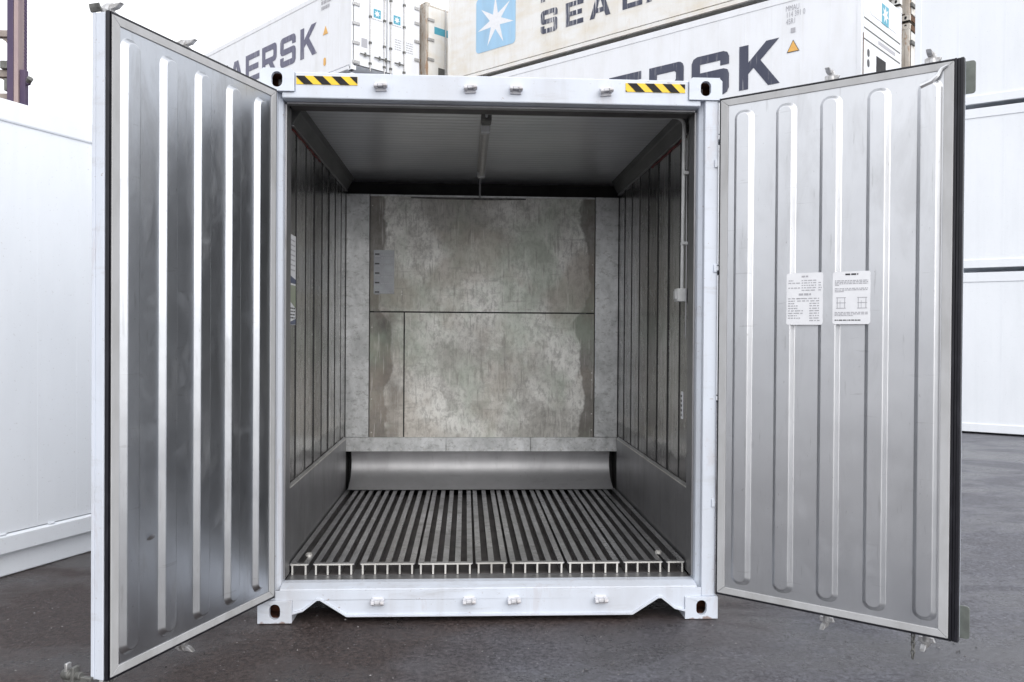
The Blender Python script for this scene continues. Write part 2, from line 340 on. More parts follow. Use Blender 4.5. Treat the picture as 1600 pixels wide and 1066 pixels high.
LET = {
 'A': ([(0,0),(.36,1),(.64,1),(1,0),(.77,0),(.70,.20),(.30,.20),(.23,0)], [[(.37,.39),(.63,.39),(.5,.80)]]),
 'E': ([(0,0),(1,0),(1,.2),(.23,.2),(.23,.4),(.92,.4),(.92,.6),(.23,.6),(.23,.8),(1,.8),(1,1),(0,1)], []),
 'R': ([(0,0),(.23,0),(.23,.36),(.46,.36),(.73,0),(1,0),(.73,.37),(.90,.39),(.97,.44),(1,.53),(1,.86),(.97,.94),(.9,.99),(.84,1),(0,1)], [[(.23,.56),(.74,.56),(.78,.60),(.78,.76),(.74,.8),(.23,.8)]]),
 'S': ([(.15,0),(.85,0),(.95,.04),(1,.14),(1,.46),(.96,.56),(.86,.6),(.23,.6),(.23,.8),(.77,.8),(.77,.68),(1,.68),(1,.86),(.95,.96),(.85,1),(.15,1),(.05,.96),(0,.86),(0,.54),(.05,.44),(.15,.4),(.77,.4),(.77,.2),(.23,.2),(.23,.33),(0,.33),(0,.14),(.05,.04)], []),
 'K': ([(0,0),(.23,0),(.23,.34),(.36,.46),(.72,0),(1,0),(.53,.60),(.98,1),(.67,1),(.23,.60),(.23,1),(0,1)], []),
 'M': ([(0,0),(.19,0),(.19,.66),(.42,.2),(.58,.2),(.81,.66),(.81,0),(1,0),(1,1),(.8,1),(.5,.45),(.2,1),(0,1)], []),
 'L': ([(0,0),(1,0),(1,.2),(.23,.2),(.23,1),(0,1)], []),
 'N': ([(0,0),(.21,0),(.21,.68),(.78,0),(1,0),(1,1),(.79,1),(.79,.32),(.22,1),(0,1)], []),
 'D': ([(0,0),(.8,0),(.94,.05),(1,.2),(1,.8),(.94,.95),(.8,1),(0,1)], [[(.23,.2),(.72,.2),(.77,.25),(.77,.75),(.72,.8),(.23,.8)]]),
}
def letters(mb, word, xs, wd, z0, h, y, m):
    for ch, x in zip(word, xs):
        wd_ = wd*(1.22 if ch == 'M' else 1.12 if ch == 'A' else 1)
        P, H = LET[ch]; f = lambda p: (x + p[0]*wd_, z0 + p[1]*h)
        mb.flat([f(p) for p in P], y, m, [[f(p) for p in hh] for hh in H])
def star(cx, cz, r, n=7, inner=.42, rot=pi/2):
    return [(cx + (r if i % 2 == 0 else r*inner)*cos(rot + pi*i/n), cz + (r if i % 2 == 0 else r*inner)*sin(rot + pi*i/n)) for i in range(2*n)]
def text_mesh(txt, size, m, name, parent, place, spacing=1.0):
    """small writing from the built-in font, laid flat on a face; place maps (x, y) of the text to the face"""
    cu = bpy.data.curves.new(name, 'FONT'); cu.body = txt; cu.size = size; cu.space_character = spacing
    to = bpy.data.objects.new(name, cu); COL.objects.link(to); bpy.context.view_layer.update()
    me = bpy.data.meshes.new_from_object(to.evaluated_get(bpy.context.evaluated_depsgraph_get()))
    bpy.data.objects.remove(to); bpy.data.curves.remove(cu)
    for v in me.vertices: v.co = place(v.co.x, v.co.y)
    me.materials.clear(); me.materials.append(m); me.name = name
    o = bpy.data.objects.new(name, me); COL.objects.link(o); o.parent = parent
    return o

# ------------------------------------------------------------------ ground
mb = MB(); mb.quad([(-400, -400, -.004), (400, -400, -.004), (400, 400, -.004), (-400, 400, -.004)], M['asphalt'])
tag(mb.build('ground', recalc=False), kind='structure')

mb = MB(); rg_ = random.Random(3)
for i in range(5200):
    x = rg_.uniform(-4.5, 6.5); y = rg_.uniform(-2.3, 5.5) if i % 3 else rg_.uniform(-2.3, .3); r = rg_.choice((.0018, .0022, .0026, .003, .0036, .0048))*rg_.uniform(.8, 1.3)
    if -1.2 < x < 1.2 and .3 < y < 2.9: continue
    a = rg_.uniform(0, 6.28); q = [rg_.uniform(.7, 1.3) for _ in range(5)]
    vs = [(x+r*q[k]*cos(a+k*pi/2), y+r*q[k]*sin(a+k*pi/2), r*.2-.004) for k in range(4)] + [(x, y, r*q[4]*.9-.004), (x, y, -.0045)]
    mb.add(vs, [(0, 1, 4), (1, 2, 4), (2, 3, 4), (3, 0, 4), (1, 0, 5), (2, 1, 5), (3, 2, 5), (0, 3, 5)], M[rg_.choice(('grit_light', 'grit_mid', 'grit_dark', 'grit_mid'))])
tag(mb.build('gravel', recalc=False), 'fine loose grit scattered over the damp asphalt', 'gravel', kind='stuff')

# ================================================================== the open container
BOX = empty('refrigerated_container', (0, 0, 0), 0, 'open white refrigerated container with both steel lined doors swung wide showing its empty inside', 'container')
W2, H_ = 1.219, 2.896
# corner castings
def casting(sx, z0, front=True):
    mb = MB(); xa, xb = (sx*1.041, sx*W2); x0, x1 = min(xa, xb), max(xa, xb); z1 = z0+.118
    y0, y1 = (0, .162) if front else (2.83, 2.991)
    cx, cz = sx*1.13, z0+.06
    out = [(x0, z0), (x1, z0), (x1, z1), (x0, z1)]
    c = .018
    if z0 > 1: out = [(x0, z0), (x1, z0), (x1, z1-c), (x1-c, z1), (x0+c, z1), (x0, z1-c)]
    ya, yb = (y0, y0+.028) if front else (y1-.028, y1)
    mb.prism(out, ya, yb, M['frame'], 'y', [oval(cx, cz, .056, .080)])
    ra, rb = (yb, y1) if front else (y0, ya)
    t = .02
    inn = [(x0+t, z0+t), (x1-t, z0+t), (x1-t, z1-t), (x0+t, z1-t)]
    mb.prism(out, ra+.0005, rb-.02, M['frame'], 'y', [inn])
    mb.box(x0+t+.001, x1-t-.001, rb-.0195, rb, z0+t+.001, z1-t-.001, M['cavity'])
    k = .003
    for (a, b, c_, d) in ((x0+t, x0+t+k, z0+t, z1-t), (x1-t-k, x1-t, z0+t, z1-t), (x0+t+k, x1-t-k, z0+t, z0+t+k), (x0+t+k, x1-t-k, z1-t-k, z1-t)):
        mb.box(a, b, ra+.002, rb-.021, c_, d, M['cavity'])
    return mb.build('corner_casting', BOX, .004)
for sx in (-1, 1):
    for z0 in (0, 2.778):
        casting(sx, z0); casting(sx, z0, False)
# corner posts (front), stepped towards the opening
for sx in (-1, 1):
    mb = MB(lambda x, y, z, s=sx: (s*x, y, z))
    mb.prism([(1.205, .012), (1.205, .16), (1.108, .16), (1.108, .062), (1.128, .040), (1.132, .012)], .1185, 2.7775, M['frame'], 'z')
    mb.build('corner_post', BOX, .004)
    mb = MB(lambda x, y, z, s=sx: (s*x, y, z))
    mb.prism([(1.205, 2.84), (1.205, 2.985), (1.10, 2.985), (1.10, 2.84)], .1185, 2.7775, M['frame'], 'z')
    mb.build('corner_post', BOX)
    mb = MB(lambda x, y, z, s=sx: (s*x, y, z))           # steel jamb trim just inside
    mb.box(1.098, 1.107, .10, .215, .205, 2.735, M['kick'])
    mb.build('jamb_trim', BOX)
    for z in (.60, 1.86, 2.42):                          # small welded hinge lugs on the post
        mb = MB(lambda x, y, z, s=sx: (s*x, y, z)); mb.box(1.182, 1.200, .003, .0115, z, z+.042, M['frame']); mb.build('hinge_lug', BOX, .003)
# header
mb = MB()
mb.prism([(-1.107, 2.746), (1.107, 2.746), (1.107, 2.7775), (1.040, 2.7775), (1.040, 2.882), (-1.040, 2.882), (-1.040, 2.7775), (-1.107, 2.7775)], .014, .13, M['frame'])
mb.build('header_beam', BOX, .006)
mb = MB(); mb.box(-1.097, 1.097, .1305, .27, 2.744, 2.80, M['liner']); mb.build('header_liner', BOX, .003)
mb = MB(); mb.box(-1.096, 1.096, .085, .128, 2.733, 2.7455, M['kick']); mb.build('jamb_trim', BOX, .002)
# sill
nz = [(-1.0405, .045), (-.985, .060), (-.912, .117), (-.896, .117), (-.758, .030), (.758, .026), (.896, .113), (.912, .113), (.985, .055), (1.0405, .040)]
mb = MB()
mb.prism(nz + [(1.0405, .1185), (1.130, .1185), (1.130, .166), (-1.130, .166), (-1.130, .1185), (-1.0405, .1185)], .010, .022, M['frame'])
mb.prism([(.010, .1665), (.012, .176), (.075, .191), (.13, .191), (.13, .1665)], -1.107, 1.107, M['frame'], 'x')
inner = [(x, z+.012) for x, z in nz]
mb.add([(x, -.001, z) for x, z in nz] + [(x, -.001, z) for x, z in inner] + [(x, .0099, z) for x, z in nz] + [(x, .0099, z) for x, z in inner],
       [f for i in range(9) for f in ((i, i+1, i+11, i+10), (i, i+20, i+21, i+1), (i+10, i+11, i+31, i+30))], M['frame'])
mb.box(-1.04, 1.04, .0225, .14, .112, .1655, M['dark'])
mb.build('door_sill', BOX, .003)
mb = MB(); mb.box(-1.107, 1.107, .1305, .34, .160, .188, M['kick']); mb.build('threshold_plate', BOX, .003)
# cam keepers
kp = None
for z, ks in ((2.812, (-.594, -.126, .114, .593)), (.109, (-.596, -.115, .122, .586))):
    for x in ks:
        if kp is None:
            mb = MB()
            mb.box(-.030, .030, -.006, .012, -.024, .022, M['keeper'])
            mb.prism([(-.006, .016), (-.040, .008), (-.044, -.006), (-.030, -.016), (-.006, -.012)], -.034, -.016, M['keeper'], 'x')
            mb.prism([(-.006, .016), (-.040, .010), (-.044, -.004), (-.030, -.012), (-.006, -.012)], .014, .036, M['keeper'], 'x')
            mb.box(-.0155, .0135, -.036, -.0065, -.006, .012, M['keeper'])
            kp = mb.build('cam_keeper', BOX, .004); kp.location = (x, .008, z); o = kp
        else: o = copy_part(kp, BOX, (x, .008, z))
        o.rotation_euler = (0, random.uniform(-.12, .12), 0)
# hazard stripes
for (xa, za0, za1, xb, zb0, zb1, first) in ((-1.032, 2.817, 2.861, -.716, 2.814, 2.858, True), (.700, 2.815, 2.861, 1.020, 2.812, 2.857, False)):
    mb = MB(); mb.box(xa, xb, .0105, .0138, za0, za1, M['yellow'])
    pw = .094; sl = .045
    for i in range(-1, 5):
        a = xa + i*pw - (.006 if first else .02) + (0 if first else .03)
        q = [(a, za1-.0005), (a+.048, za1-.0005), (a+.048+sl, za0+.0005), (a+sl, za0+.0005)]
        def clip(P, x, keep_ge):
            R = []
            for k in range(len(P)):
                p, q_ = P[k], P[(k+1) % len(P)]; ip = (p[0] >= x) == keep_ge; iq = (q_[0] >= x) == keep_ge
                if ip: R.append(p)
                if ip != iq: t = (x-p[0])/(q_[0]-p[0]); R.append((x, p[1]+t*(q_[1]-p[1])))
            return R
        q = clip(q, xa+.0005, True)
        if len(q) > 2: q = clip(q, xb-.0005, False)
        if len(q) > 2: mb.prism(q, .0085, .0112, M['black'])
    mb.build('hazard_stripe', BOX)

# outer skin and underside
for sx in (-1, 1):
    mb = MB(lambda x, y, z, s=sx: (s*x, y, z))
    mb.box(1.150, 1.200, .1605, 2.8395, .16, 2.86, M['white'])
    mb.box(1.2005, 1.214, .17, 2.83, .02, .16, M['white']); mb.box(1.2005, 1.214, .17, 2.83, 2.80, 2.88, M['white'])
    mb.build('side_wall', BOX, .004)
mb = MB(); mb.box(-1.149, 1.149, .1305, 2.98, 2.845, 2.884, M['white']); mb.build('roof', BOX)
mb = MB(); mb.box(-1.0995, 1.0995, 2.90, 2.98, .12, 2.844, M['white']); mb.build('rear_wall', BOX)
mb = MB(); mb.box(-1.149, 1.149, .345, 2.899, .13, .186, M['dark'])
for y in (.6, 1.1, 1.6, 2.1, 2.6): mb.box(-1.149, 1.149, y, y+.05, .03, .1295, M['dark'])
mb.build('underframe', BOX)

# ---- inside
IW, YB = 1.13, 2.57
for sx in (-1, 1):
    mb = MB(lambda x, y, z, s=sx: (s*x, y, z))
    ys = [.2155] + [.22 + .297*i for i in range(1, 8)] + [2.57]
    for i in range(len(ys)-1):
        a_, b_ = IW+random.uniform(-.001, .0025), IW+random.uniform(-.001, .0025)
        mb.prism([(a_, ys[i]+.018), (b_, ys[i+1]-.018), (1.148, ys[i+1]-.018), (1.148, ys[i]+.018)], .24, 2.79, M['lining'], 'z')
    for y in ys[1:-1]: mb.box(1.1288, 1.149, y-.0175, y+.0175, .241, 2.789, M['dark'])
    mb.build('wall_lining', BOX)
    mb = MB(lambda x, y, z, s=sx: (s*x, y, z))
    mb.prism([(1.112, .189), (1.1285, .189), (1.1285, .672), (1.124, .674), (1.112, .662)], .150, 2.5, M['kick'], 'y')
    mb.prism([(1.1095, .655), (1.1115, .655), (1.1115, .6625), (1.1095, .6615)], .150, 2.5, M['alu_edge'], 'y')
    mb.build('kick_plate', BOX)
    mb = MB(lambda x, y, z, s=sx: (s*x, y, z))
    mb.prism([(1.1285, 2.690), (1.120, 2.690), (1.084, 2.752), (1.078, 2.756), (1.068, 2.799), (1.1285, 2.799)], .362, 2.566, M['cornice'], 'y')
    mb.prism([(1.1285, 2.680), (1.113, 2.680), (1.113, 2.689), (1.1285, 2.689)], .362, 2.566, M['kick'], 'y')
    mb.build('cornice', BOX, .003)
    mb = MB(lambda x, y, z, s=sx: (s*x, y, z))
    mb.tube([(1.127+.001*sin(i*2.1), .40+i*.07, 2.672+.003*sin(i*1.7)) for i in range(14)], [.004+.0025*abs(sin(i*1.3)) for i in range(14)], M['red'], 6)
    mb.build('sealant_bead', BOX)
mb = MB(); mb.box(-1.1285, 1.1285, .2705, 2.898, 2.7995, 2.84, M['ceil']); mb.build('ceiling_lining', BOX)

# T-bar floor in nine extrusions
K = lambda px: (px-762)*.003545
floor_groups = ((455, 478, 1), (491, 548, 3), (563, 642, 4), (653, 732, 4), (743, 786, 2), (797, 876, 4), (887, 964, 4), (976, 1033, 3), (1044, 1068, 1))
for a, b, n in floor_groups:
    xa, xb = K(a), K(b); mb = MB(); ws = .0095; F0 = .222 + random.uniform(-.004, .004); F1 = 2.50
    xs = [xa+ws/2 + (xb-xa-ws)*i/n for i in range(n+1)]
    for x in xs:
        zt = .250+random.uniform(-.0008, .0008)
        mb.prism([(x-.0036, .1905), (x+.0036, .1905), (x+.0036, .2415), (x+.016, .2450), (x+.016, zt), (x-.016, zt), (x-.016, .2450), (x-.0036, .2415)], F0+.004, F1, M['alu'])
        mb.box(x-ws/2, x+ws/2, F0, F0+.0035, .1905, .2425, M['alu_edge'])
    mb.box(xa-.005, xb+.005, F0, F0+.0036, .2430, .2512, M['alu_edge'])
    for i in range(n): mb.box(xs[i]+.0165, xs[i+1]-.0165, F0+.004, F0+.042, .2435, .2485, M['alu'])
    mb.box(xa-.004, xb+.004, F0+.004, F1, .1885, .1900, M['liner'])
    mb.build('floor_section', BOX)
mb = MB(); mb.box(-1.111, 1.111, .341, 2.56, .1862, .1882, M['liner']); mb.build('floor_pan', BOX)
for x in (-1.025, .985):
    mb = MB(); mb.tube([(x, .40, .2505), (x, .40, .262), (x, .40, .268)], [.020, .020, .012], M['alu_edge'], 12); mb.build('floor_stud', BOX)

# bulkhead
mb = MB(); mb.box(-.932, .928, 2.594, 2.61, .662, 2.655, M['dark'])
mb.box(-.932, .928, 2.584, 2.5935, 1.703, 2.655, M['galv'])
mb.box(-.645, .928, 2.584, 2.5935, .662, 1.691, M['galv']); mb.box(-.932, -.656, 2.584, 2.5935, .662, 1.691, M['galv'])
for x0, x1 in ((-.90, -.84), (-.42, -.36), (.22, .29), (.80, .86)): mb.box(x0, x1, 2.580, 2.5835, 1.690, 1.699, M['grime'])
for i in range(26):
    x = random.choice((-.915, .912, -.672, -.63)); z = random.uniform(.7, 2.6); mb.tube([(x, 2.5838, z), (x, 2.581, z)], .006, M['alu_edge'], 6)
mb.prism([(-.6, 2.636), (-.3, 2.630), (.05, 2.628), (.35, 2.634), (.35, 2.646), (-.6, 2.646)], 2.578, 2.5835, M['grime'])
mb.box(-.932, .928, 2.574, 2.5835, 2.648, 2.662, M['strip'])
mb.build('bulkhead_panel', BOX)
for x0, x1 in ((-1.1275, -.938), (.934, 1.1275)):
    mb = MB(); mb.box(x0, x1, 2.571, 2.61, .6625, 2.664, M['strip']); mb.build('bulkhead_strip', BOX, .003)
mb = MB()
for i, (x0, x1) in enumerate(((-1.1275, -.3005), (-.2995, .4), (.401, 1.1275))): mb.box(x0, x1, 2.566+.002*(i % 2), 2.61, .545, .6615, M['strip'])
for i in range(12): x = -1.05+i*.19; mb.tube([(x, 2.5675, .565), (x, 2.562, .565)], .007, M['alu_edge'], 6)
mb.build('bulkhead_rail', BOX, .002)
mb = MB()
prof = [(2.612, .57), (2.635, .53), (2.650, .49), (2.657, .45), (2.652, .41), (2.634, .37), (2.603, .335), (2.56, .305), (2.50, .278), (2.445, .262), (2.42, .256)]; n = len(prof)
mb.add([(x, y, z) for x in (-1.085, 1.075) for y, z in prof] + [(x, y+.004, z-.003) for x in (-1.085, 1.075) for y, z in prof],
       [f for i in range(n-1) for f in ((i, i+1, n+i+1, n+i), (2*n+i, 3*n+i, 3*n+i+1, 2*n+i+1), (i, 2*n+i, 2*n+i+1, i+1), (n+i, n+i+1, 3*n+i+1, 3*n+i))], M['deflector'], True)
mb.build('air_deflector', BOX)
mb = MB(); mb.box(-1.128, 1.128, 2.80, 2.825, .19, 2.798, M['dark'])
mb.box(-1.148, -1.128, 2.612, 2.799, .19, 2.798, M['dark']); mb.box(1.128, 1.148, 2.612, 2.799, .19, 2.798, M['dark'])
mb.build('rear_plenum', BOX)
# instruction plate on the bulkhead
def marks(mb, x0, x1, z, h, y, m, place, words=7, gap=.3):
    x = x0; L = x1-x0
    while x < x1-.002:
        wl = L*random.uniform(.4, 1.6)/words; e = min(x1, x+wl); mb.quad([place(x, z), place(e, z), place(e, z+h), place(x, z+h)], m); x = e + L*gap/words
mb = MB(); mb.box(-.902, -.735, 2.5785, 2.5836, 1.845, 2.205, M['labelgrey'])
pl = lambda x, z: (x, 2.5778, z)
for i in range(5):
    z = 2.165 - i*.078; mb.quad([pl(-.892, z), pl(-.856, z), pl(-.856, z+.012), pl(-.892, z+.012)], M['ink'])
    for j in range(3 if i in (0, 2) else 2): marks(mb, -.892 if j == 1 else -.842, -.85 if j == 1 else -.745, z-.016+.012*(j == 0)-.012*(j == 2), .006, 0, M['print'], pl, 6)
mb.build('instruction_plate', BOX)
# wall stickers
mb = MB(); mb.box(-1.131, -1.1262, .325, .495, 1.565, 2.075, M['label']); px_ = -1.1254
mb.quad([(px_, .327, 1.80), (px_, .493, 1.80), (px_, .493, 1.825), (px_, .327, 1.845)], M['blue'])
mb.quad([(px_, .327, 1.70), (px_, .493, 1.66), (px_, .493, 1.79), (px_, .327, 1.79)], M['green'])
mb.quad([(px_, .327, 1.567), (px_, .493, 1.567), (px_, .493, 1.60), (px_, .327, 1.58)], M['blue'])
for i in range(7): marks(mb, .345, .475, 2.04-i*.028, .007, 0, M['print'], lambda y, z: (px_, y, z), 5)
for i in range(4): marks(mb, .345, .475, 1.655-i*.018, .008, 0, M['ink'], lambda y, z: (px_, y, z), 4)
mb.build('wall_sticker', BOX)
mb = MB(); mb.box(1.1262, 1.131, .425, .462, 1.03, 1.19, M['label'])
for i in range(5): marks(mb, .43, .457, 1.045+i*.028, .014, 0, M['ink'], lambda y, z: (1.1254, y, z), 2)
mb.build('wall_sticker', BOX)
# ceiling lamp with end caps, conduit and switch
mb = MB(); mb.box(-.062, -.002, .58, 2.12, 2.766, 2.7985, M['tube'])
lamp = mb.build('ceiling_lamp', BOX, .008)
mb = MB(); mb.tube([(-.032, .66, 2.750), (-.032, 2.05, 2.750)], .021, M['tube'], 12); mb.build('lamp_tube', lamp)
for y0 in (.60, 2.055): mb = MB(); mb.box(-.060, -.004, y0, y0+.055, 2.722, 2.7655, M['plastic']); mb.build('end_cap', lamp, .005)
mb = MB(); mb.box(-.06, .0, .44, .56, 2.755, 2.799, M['grime']); mb.build('junction_box', BOX, .006)
mb = MB(); R_ = .05; cz, cx = 2.768-R_, 1.098-R_
path = [(-.03, .46, 2.782), (-.03, .345, 2.774), (.4, .335, 2.770), (.8, .33, 2.768), (cx, .33, 2.768)] + [(cx+R_*sin(t), .33, cz+R_*cos(t)) for t in [pi/2*i/6 for i in range(1, 7)]] + [(1.099, .34, 2.3), (1.104, .37, 1.79)]
mb.tube(path, .0105, M['plastic'], 10)
for z, y in ((2.45, .337), (2.05, .355)): mb.box(1.094, 1.128, y-.022, y+.022, z-.008, z+.008, M['plastic'])
mb.build('conduit_pipe', BOX)
mb = MB(); mb.box(1.072, 1.128, .345, .425, 1.715, 1.79, M['plastic']); mb.box(1.064, 1.0715, .36, .41, 1.728, 1.778, M['plastic']); mb.build('switch_box', BOX, .006)
mb = MB(); mb.tube([(1.12, .34, 2.64), (1.121, .35, 2.3), (1.12, .335, 1.9), (1.121, .345, 1.5)], .004, M['kick'], 6); mb.build('cable', BOX)
mb = MB(); mb.tube([(-.035, 2.40, 2.799), (-.035, 2.42, 2.62)], .008, M['kick'], 8); mb.build('drop_pipe', BOX)

# ---- doors
AL, AR = .3743, .8629
def rib(mb, uc, z0, z1, hgt=.024):
    def ring(ins, h, r): return [(u, h, z) for u, z in rrect(uc-.051+ins, uc+.051-ins, z0+ins, z1-ins, r, 5)]
    mb.loops([ring(-.003, .0009, .044), ring(.001, .0032, .042), ring(.0145, hgt-.0035, .032), ring(.017, hgt-.0008, .030), ring(.021, hgt, .028)], M['steel'])
def placard(parent, T, u0, u1, z0, z1, second):
    mb = MB(T); y0 = .0245
    mb.prism(rrect(u0, u1, z0, z1, .012), .0, 0, M['label'], 'y') if False else None
    mb.prism(rrect(u0, u1, z0, z1, .012), y0, y0+.0016, M['label'])
    pl = lambda u, z: (u, y0+.0026, z); Wd, Hh = u1-u0, z1-z0
    if not second:
        marks(mb, u0+Wd*.42, u0+Wd*.62, z1-.022, .008, 0, M['print'], pl, 3); marks(mb, u0+Wd*.35, u0+Wd*.68, z1-.112, .010, 0, M['print'], pl, 4)
        for i in range(5):
            z = z1-.040-i*.0122; marks(mb, u0+Wd*(.42 if i % 2 else .42), u0+Wd*.82, z, .0045, 0, M['print'], pl, 5)
            if i in (0, 1, 3): marks(mb, u0+Wd*(.05 if i else .06), u0+Wd*(.38 if i else .2), z, .0045, 0, M['print'], pl, 4)
            if i: marks(mb, u0+Wd*.88, u0+Wd*.97, z, .0045, 0, M['print'], pl, 2)
        for i in range(10):
            z = z1-.130-i*.0122
            if i < 9: marks(mb, u0+Wd*.05, u0+Wd*random.uniform(.2, .5), z, .0048, 0, M['print'], pl, 4)
            marks(mb, u0+Wd*(.64 if i > 1 else .3), u0+Wd*(.92 if i > 7 else .9), z, .0048, 0, M['print'], pl, 5 if i < 2 else 3)
    else:
        marks(mb, u0+Wd*.34, u0+Wd*.68, z1-.018, .008, 0, M['ink'], pl, 4)
        for i in range(4): marks(mb, u0+Wd*.06, u0+Wd*(.94 if i < 3 else .18), z1-.046-i*.0075, .0042, 0, M['print'], pl, 14)
        for i in range(3): marks(mb, u0+Wd*.06, u0+Wd*(.94 if i < 2 else .3), z1-.084-i*.0075, .0042, 0, M['print'], pl, 14)
        for ux in (.10, .66):
            for k, (a, b, c_, d) in enumerate(((0, .26, -.125, -.128), (0, .26, -.150, -.153), (0, .26, -.176, -.179), (.02, .035, -.125, -.179), (.22, .235, -.125, -.179), (.1, .11, -.14, -.179))):
                mb.quad([pl(u0+Wd*(ux+a), z1+d), pl(u0+Wd*(ux+b), z1+d), pl(u0+Wd*(ux+b), z1+c_), pl(u0+Wd*(ux+a), z1+c_)], M['print'])
        for i in range(3): marks(mb, u0+Wd*.06, u0+Wd*(.94 if i < 2 else .55), z1-.200-i*.0075, .0042, 0, M['print'], pl, 13)
        marks(mb, u0+Wd*.06, u0+Wd*.75, z1-.238, .005, 0, M['ink'], pl, 12)
    return mb.build('placard', parent, recalc=False)
def door(loc, rz, mir, left):
    T = (lambda x, y, z: (x, -y, z)) if mir else None
    u1, z0, z1 = 1.120, .147, 2.7725
    ue = u1 + (.018 if left else .034)                                         # outer skin reaches past the inner frame
    mb = MB(T)
    mb.box(.004, u1-.002, -.060, -.0005, z0+.003, z1-.003, M['white'])     # body between the two skins
    mb.box(-.004, ue, -.078, -.0605, z0-.010, z1+.008, M['frame'])           # outer skin
    if left: mb.box(u1-.0015, ue-.001, -.0600, -.0175, z0-.008, z1+.006, M['frame'])
    D = mb.build('door', BOX, .003); D.location = loc; D.rotation_euler = (0, 0, rz)
    tag(D, 'open door catching daylight, with two white placards on its ribbed steel face' if not left else 'open door with plain dark reflecting ribbed steel face')
    mb = MB(T)                                              # ribbed steel face
    nu = 1; mb.box(.040, u1-.040, 0, .0008, z0+.030, z1-.030, M['steel'])
    for k in range(5): rib(mb, .130+.2225*k, .212, 2.702)
    if left: pass
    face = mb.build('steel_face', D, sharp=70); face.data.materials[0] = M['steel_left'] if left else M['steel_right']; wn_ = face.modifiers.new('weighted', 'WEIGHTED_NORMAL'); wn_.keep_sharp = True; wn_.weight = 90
    b = .042
    for (a, c_, d, e) in ((.0, b, z0, z1), (u1-b, u1, z0, z1)):
        mb = MB(T); tb = .036
        if a == 0: poly = [(a, d), (c_, d+tb), (c_, e-tb), (a, e)]
        else: poly = [(c_, d), (c_, e), (a, e-tb), (a, d+tb)]
        mb.prism(poly, .0, .0065, M['trim']); mb.build('frame_strip', D, .0025)
    for zz, s in ((z0, 1), (z1, -1)):
        mb = MB(T); mb.prism([(.0008, zz), (u1-.0008, zz), (u1-b-.0004, zz+s*.035), (b+.0004, zz+s*.035)], .0, .0062, M['trim']); mb.build('frame_strip', D, .0025)
    # rubber gasket: lipped profile round all four edges
    mb = MB(T)
    wd = .012 if left else .040; gd = -.017 if left else -.034
    for o0, o1, ya, yb in ((.0008, wd*.30, gd, .004), (wd*.30+.0005, wd*.62, gd, -.003), (wd*.62+.0005, wd, gd, .001)):
        mb.box(u1+o0, u1+o1, ya, yb, z0-.012, z1+.012, M['rubber'])
    for zz, s in ((z0, -1), (z1, 1)):
        lo, hi = sorted((zz+s*.0008, zz+s*.0115)); mb.box(-.006, u1, -.034, .0015, lo, hi, M['rubber'])
    mb.box(-.0085, -.0008, -.034, .003, z0-.012, z1+.012, M['rubber'])
    mb.build('gasket', D, .002)
    # lock rods with cam ends on the outside
    for uu in (.543, 1.008) if not left else (.562, 1.014):
        mb = MB(T); mb.tube([(uu, -.108, z0-.07), (uu, -.108, z1+.060)], .017, M['zinc'], 12)
        for z in (.5, 1.0, 1.75, 2.4): mb.box(uu-.035, uu+.035, -.1085, -.0785, z, z+.05, M['zinc'])
        for zz, s in ((z0-.062, -1), (z1+.052, 1)):
            hk = [(-.034, -.012), (.030, -.014), (.040, .008), (.020, .010), (.012, .030), (-.006, .046), (-.016, .040), (-.010, .018), (-.034, .010)]
            hk = [(uu+p[0]*(1 if not left else 1.25), zz+s*p[1]) for p in hk]
            mb.prism(hk, -.117, -.099, M['zinc'])
            mb.prism([(-.160, zz+s*.030), (-.125, zz+s*.044), (-.085, zz+s*.038), (-.050, zz+s*.040), (-.075, zz+s*.020), (-.130, zz+s*.010)], uu-.020, uu+.004, M['zinc'], 'x')
        mb.build('lock_rod', D, .003)
    for uu in (.8,) if left else (.8,):
        mb = MB(T); mb.box(uu-.3, uu+.22, -.128, -.118, 1.2, 1.24, M['zinc']); mb.build('rod_handle', D, .004)
    # hinges at the post
    for z in (.40, 1.05, 1.85, 2.48):
        mb = MB(T); mb.box(.0, .16, -.088, -.0785, z-.035, z+.035, M['frame']); mb.tube([(-.02, -.083, z-.05), (-.02, -.083, z+.05)], .013, M['frame'], 10); mb.build('hinge', D)
    # corner plates at the free edge
    for zc in ((2.635, 2.785), (.135, .285)):
        if left and zc[0] < 1: continue
        mb = MB(T)
        if left: mb.prism([(u1+.012, 2.781), (ue+.012, 2.812), (ue+.008, 2.796), (ue+.001, 2.782)], -.085, -.03, M['grime'])
        else: mb.prism(rrect(u1-.03, ue+.040, zc[0], zc[1], .014), -.086, -.079, M['plate'])
        mb.build('corner_plate', D, .002)
    if left:
        mb = MB(T)                                          # cam guide at the foot of the free edge
        mb.box(ue+.001, ue+.020, -.20, -.06, .118, .150, M['grime']); mb.tube([(ue+.012, -.200, .148), (ue+.012, -.165, .149), (ue+.012, -.160, .149), (ue+.012, -.110, .150)], [.020, .022, .014, .016], M['grime'], 12); mb.box(ue+.0, ue+.026, -.185, -.172, .142, .195, M['zinc'])
        mb.box(ue-.004, ue+.030, -.150, -.135, .10, .185, M['grime']); mb.build('cam_guide', D, .003)
        mb = MB(T); mb.tube([(1.06, -.05, z0-.012), (1.065, -.045, z0-.035), (1.06, -.05, z0-.075)], [.006, .010, .006], M['grime'], 8); mb.build('chain', D)
        mb = MB(T); mb.tube([(.896, .0005, .649), (.896, .0022, .648), (.896, .0034, .647)], [.024, .016, .004], M['steel'], 12); mb.build('dent', D)
    else:
        mb = MB(T)
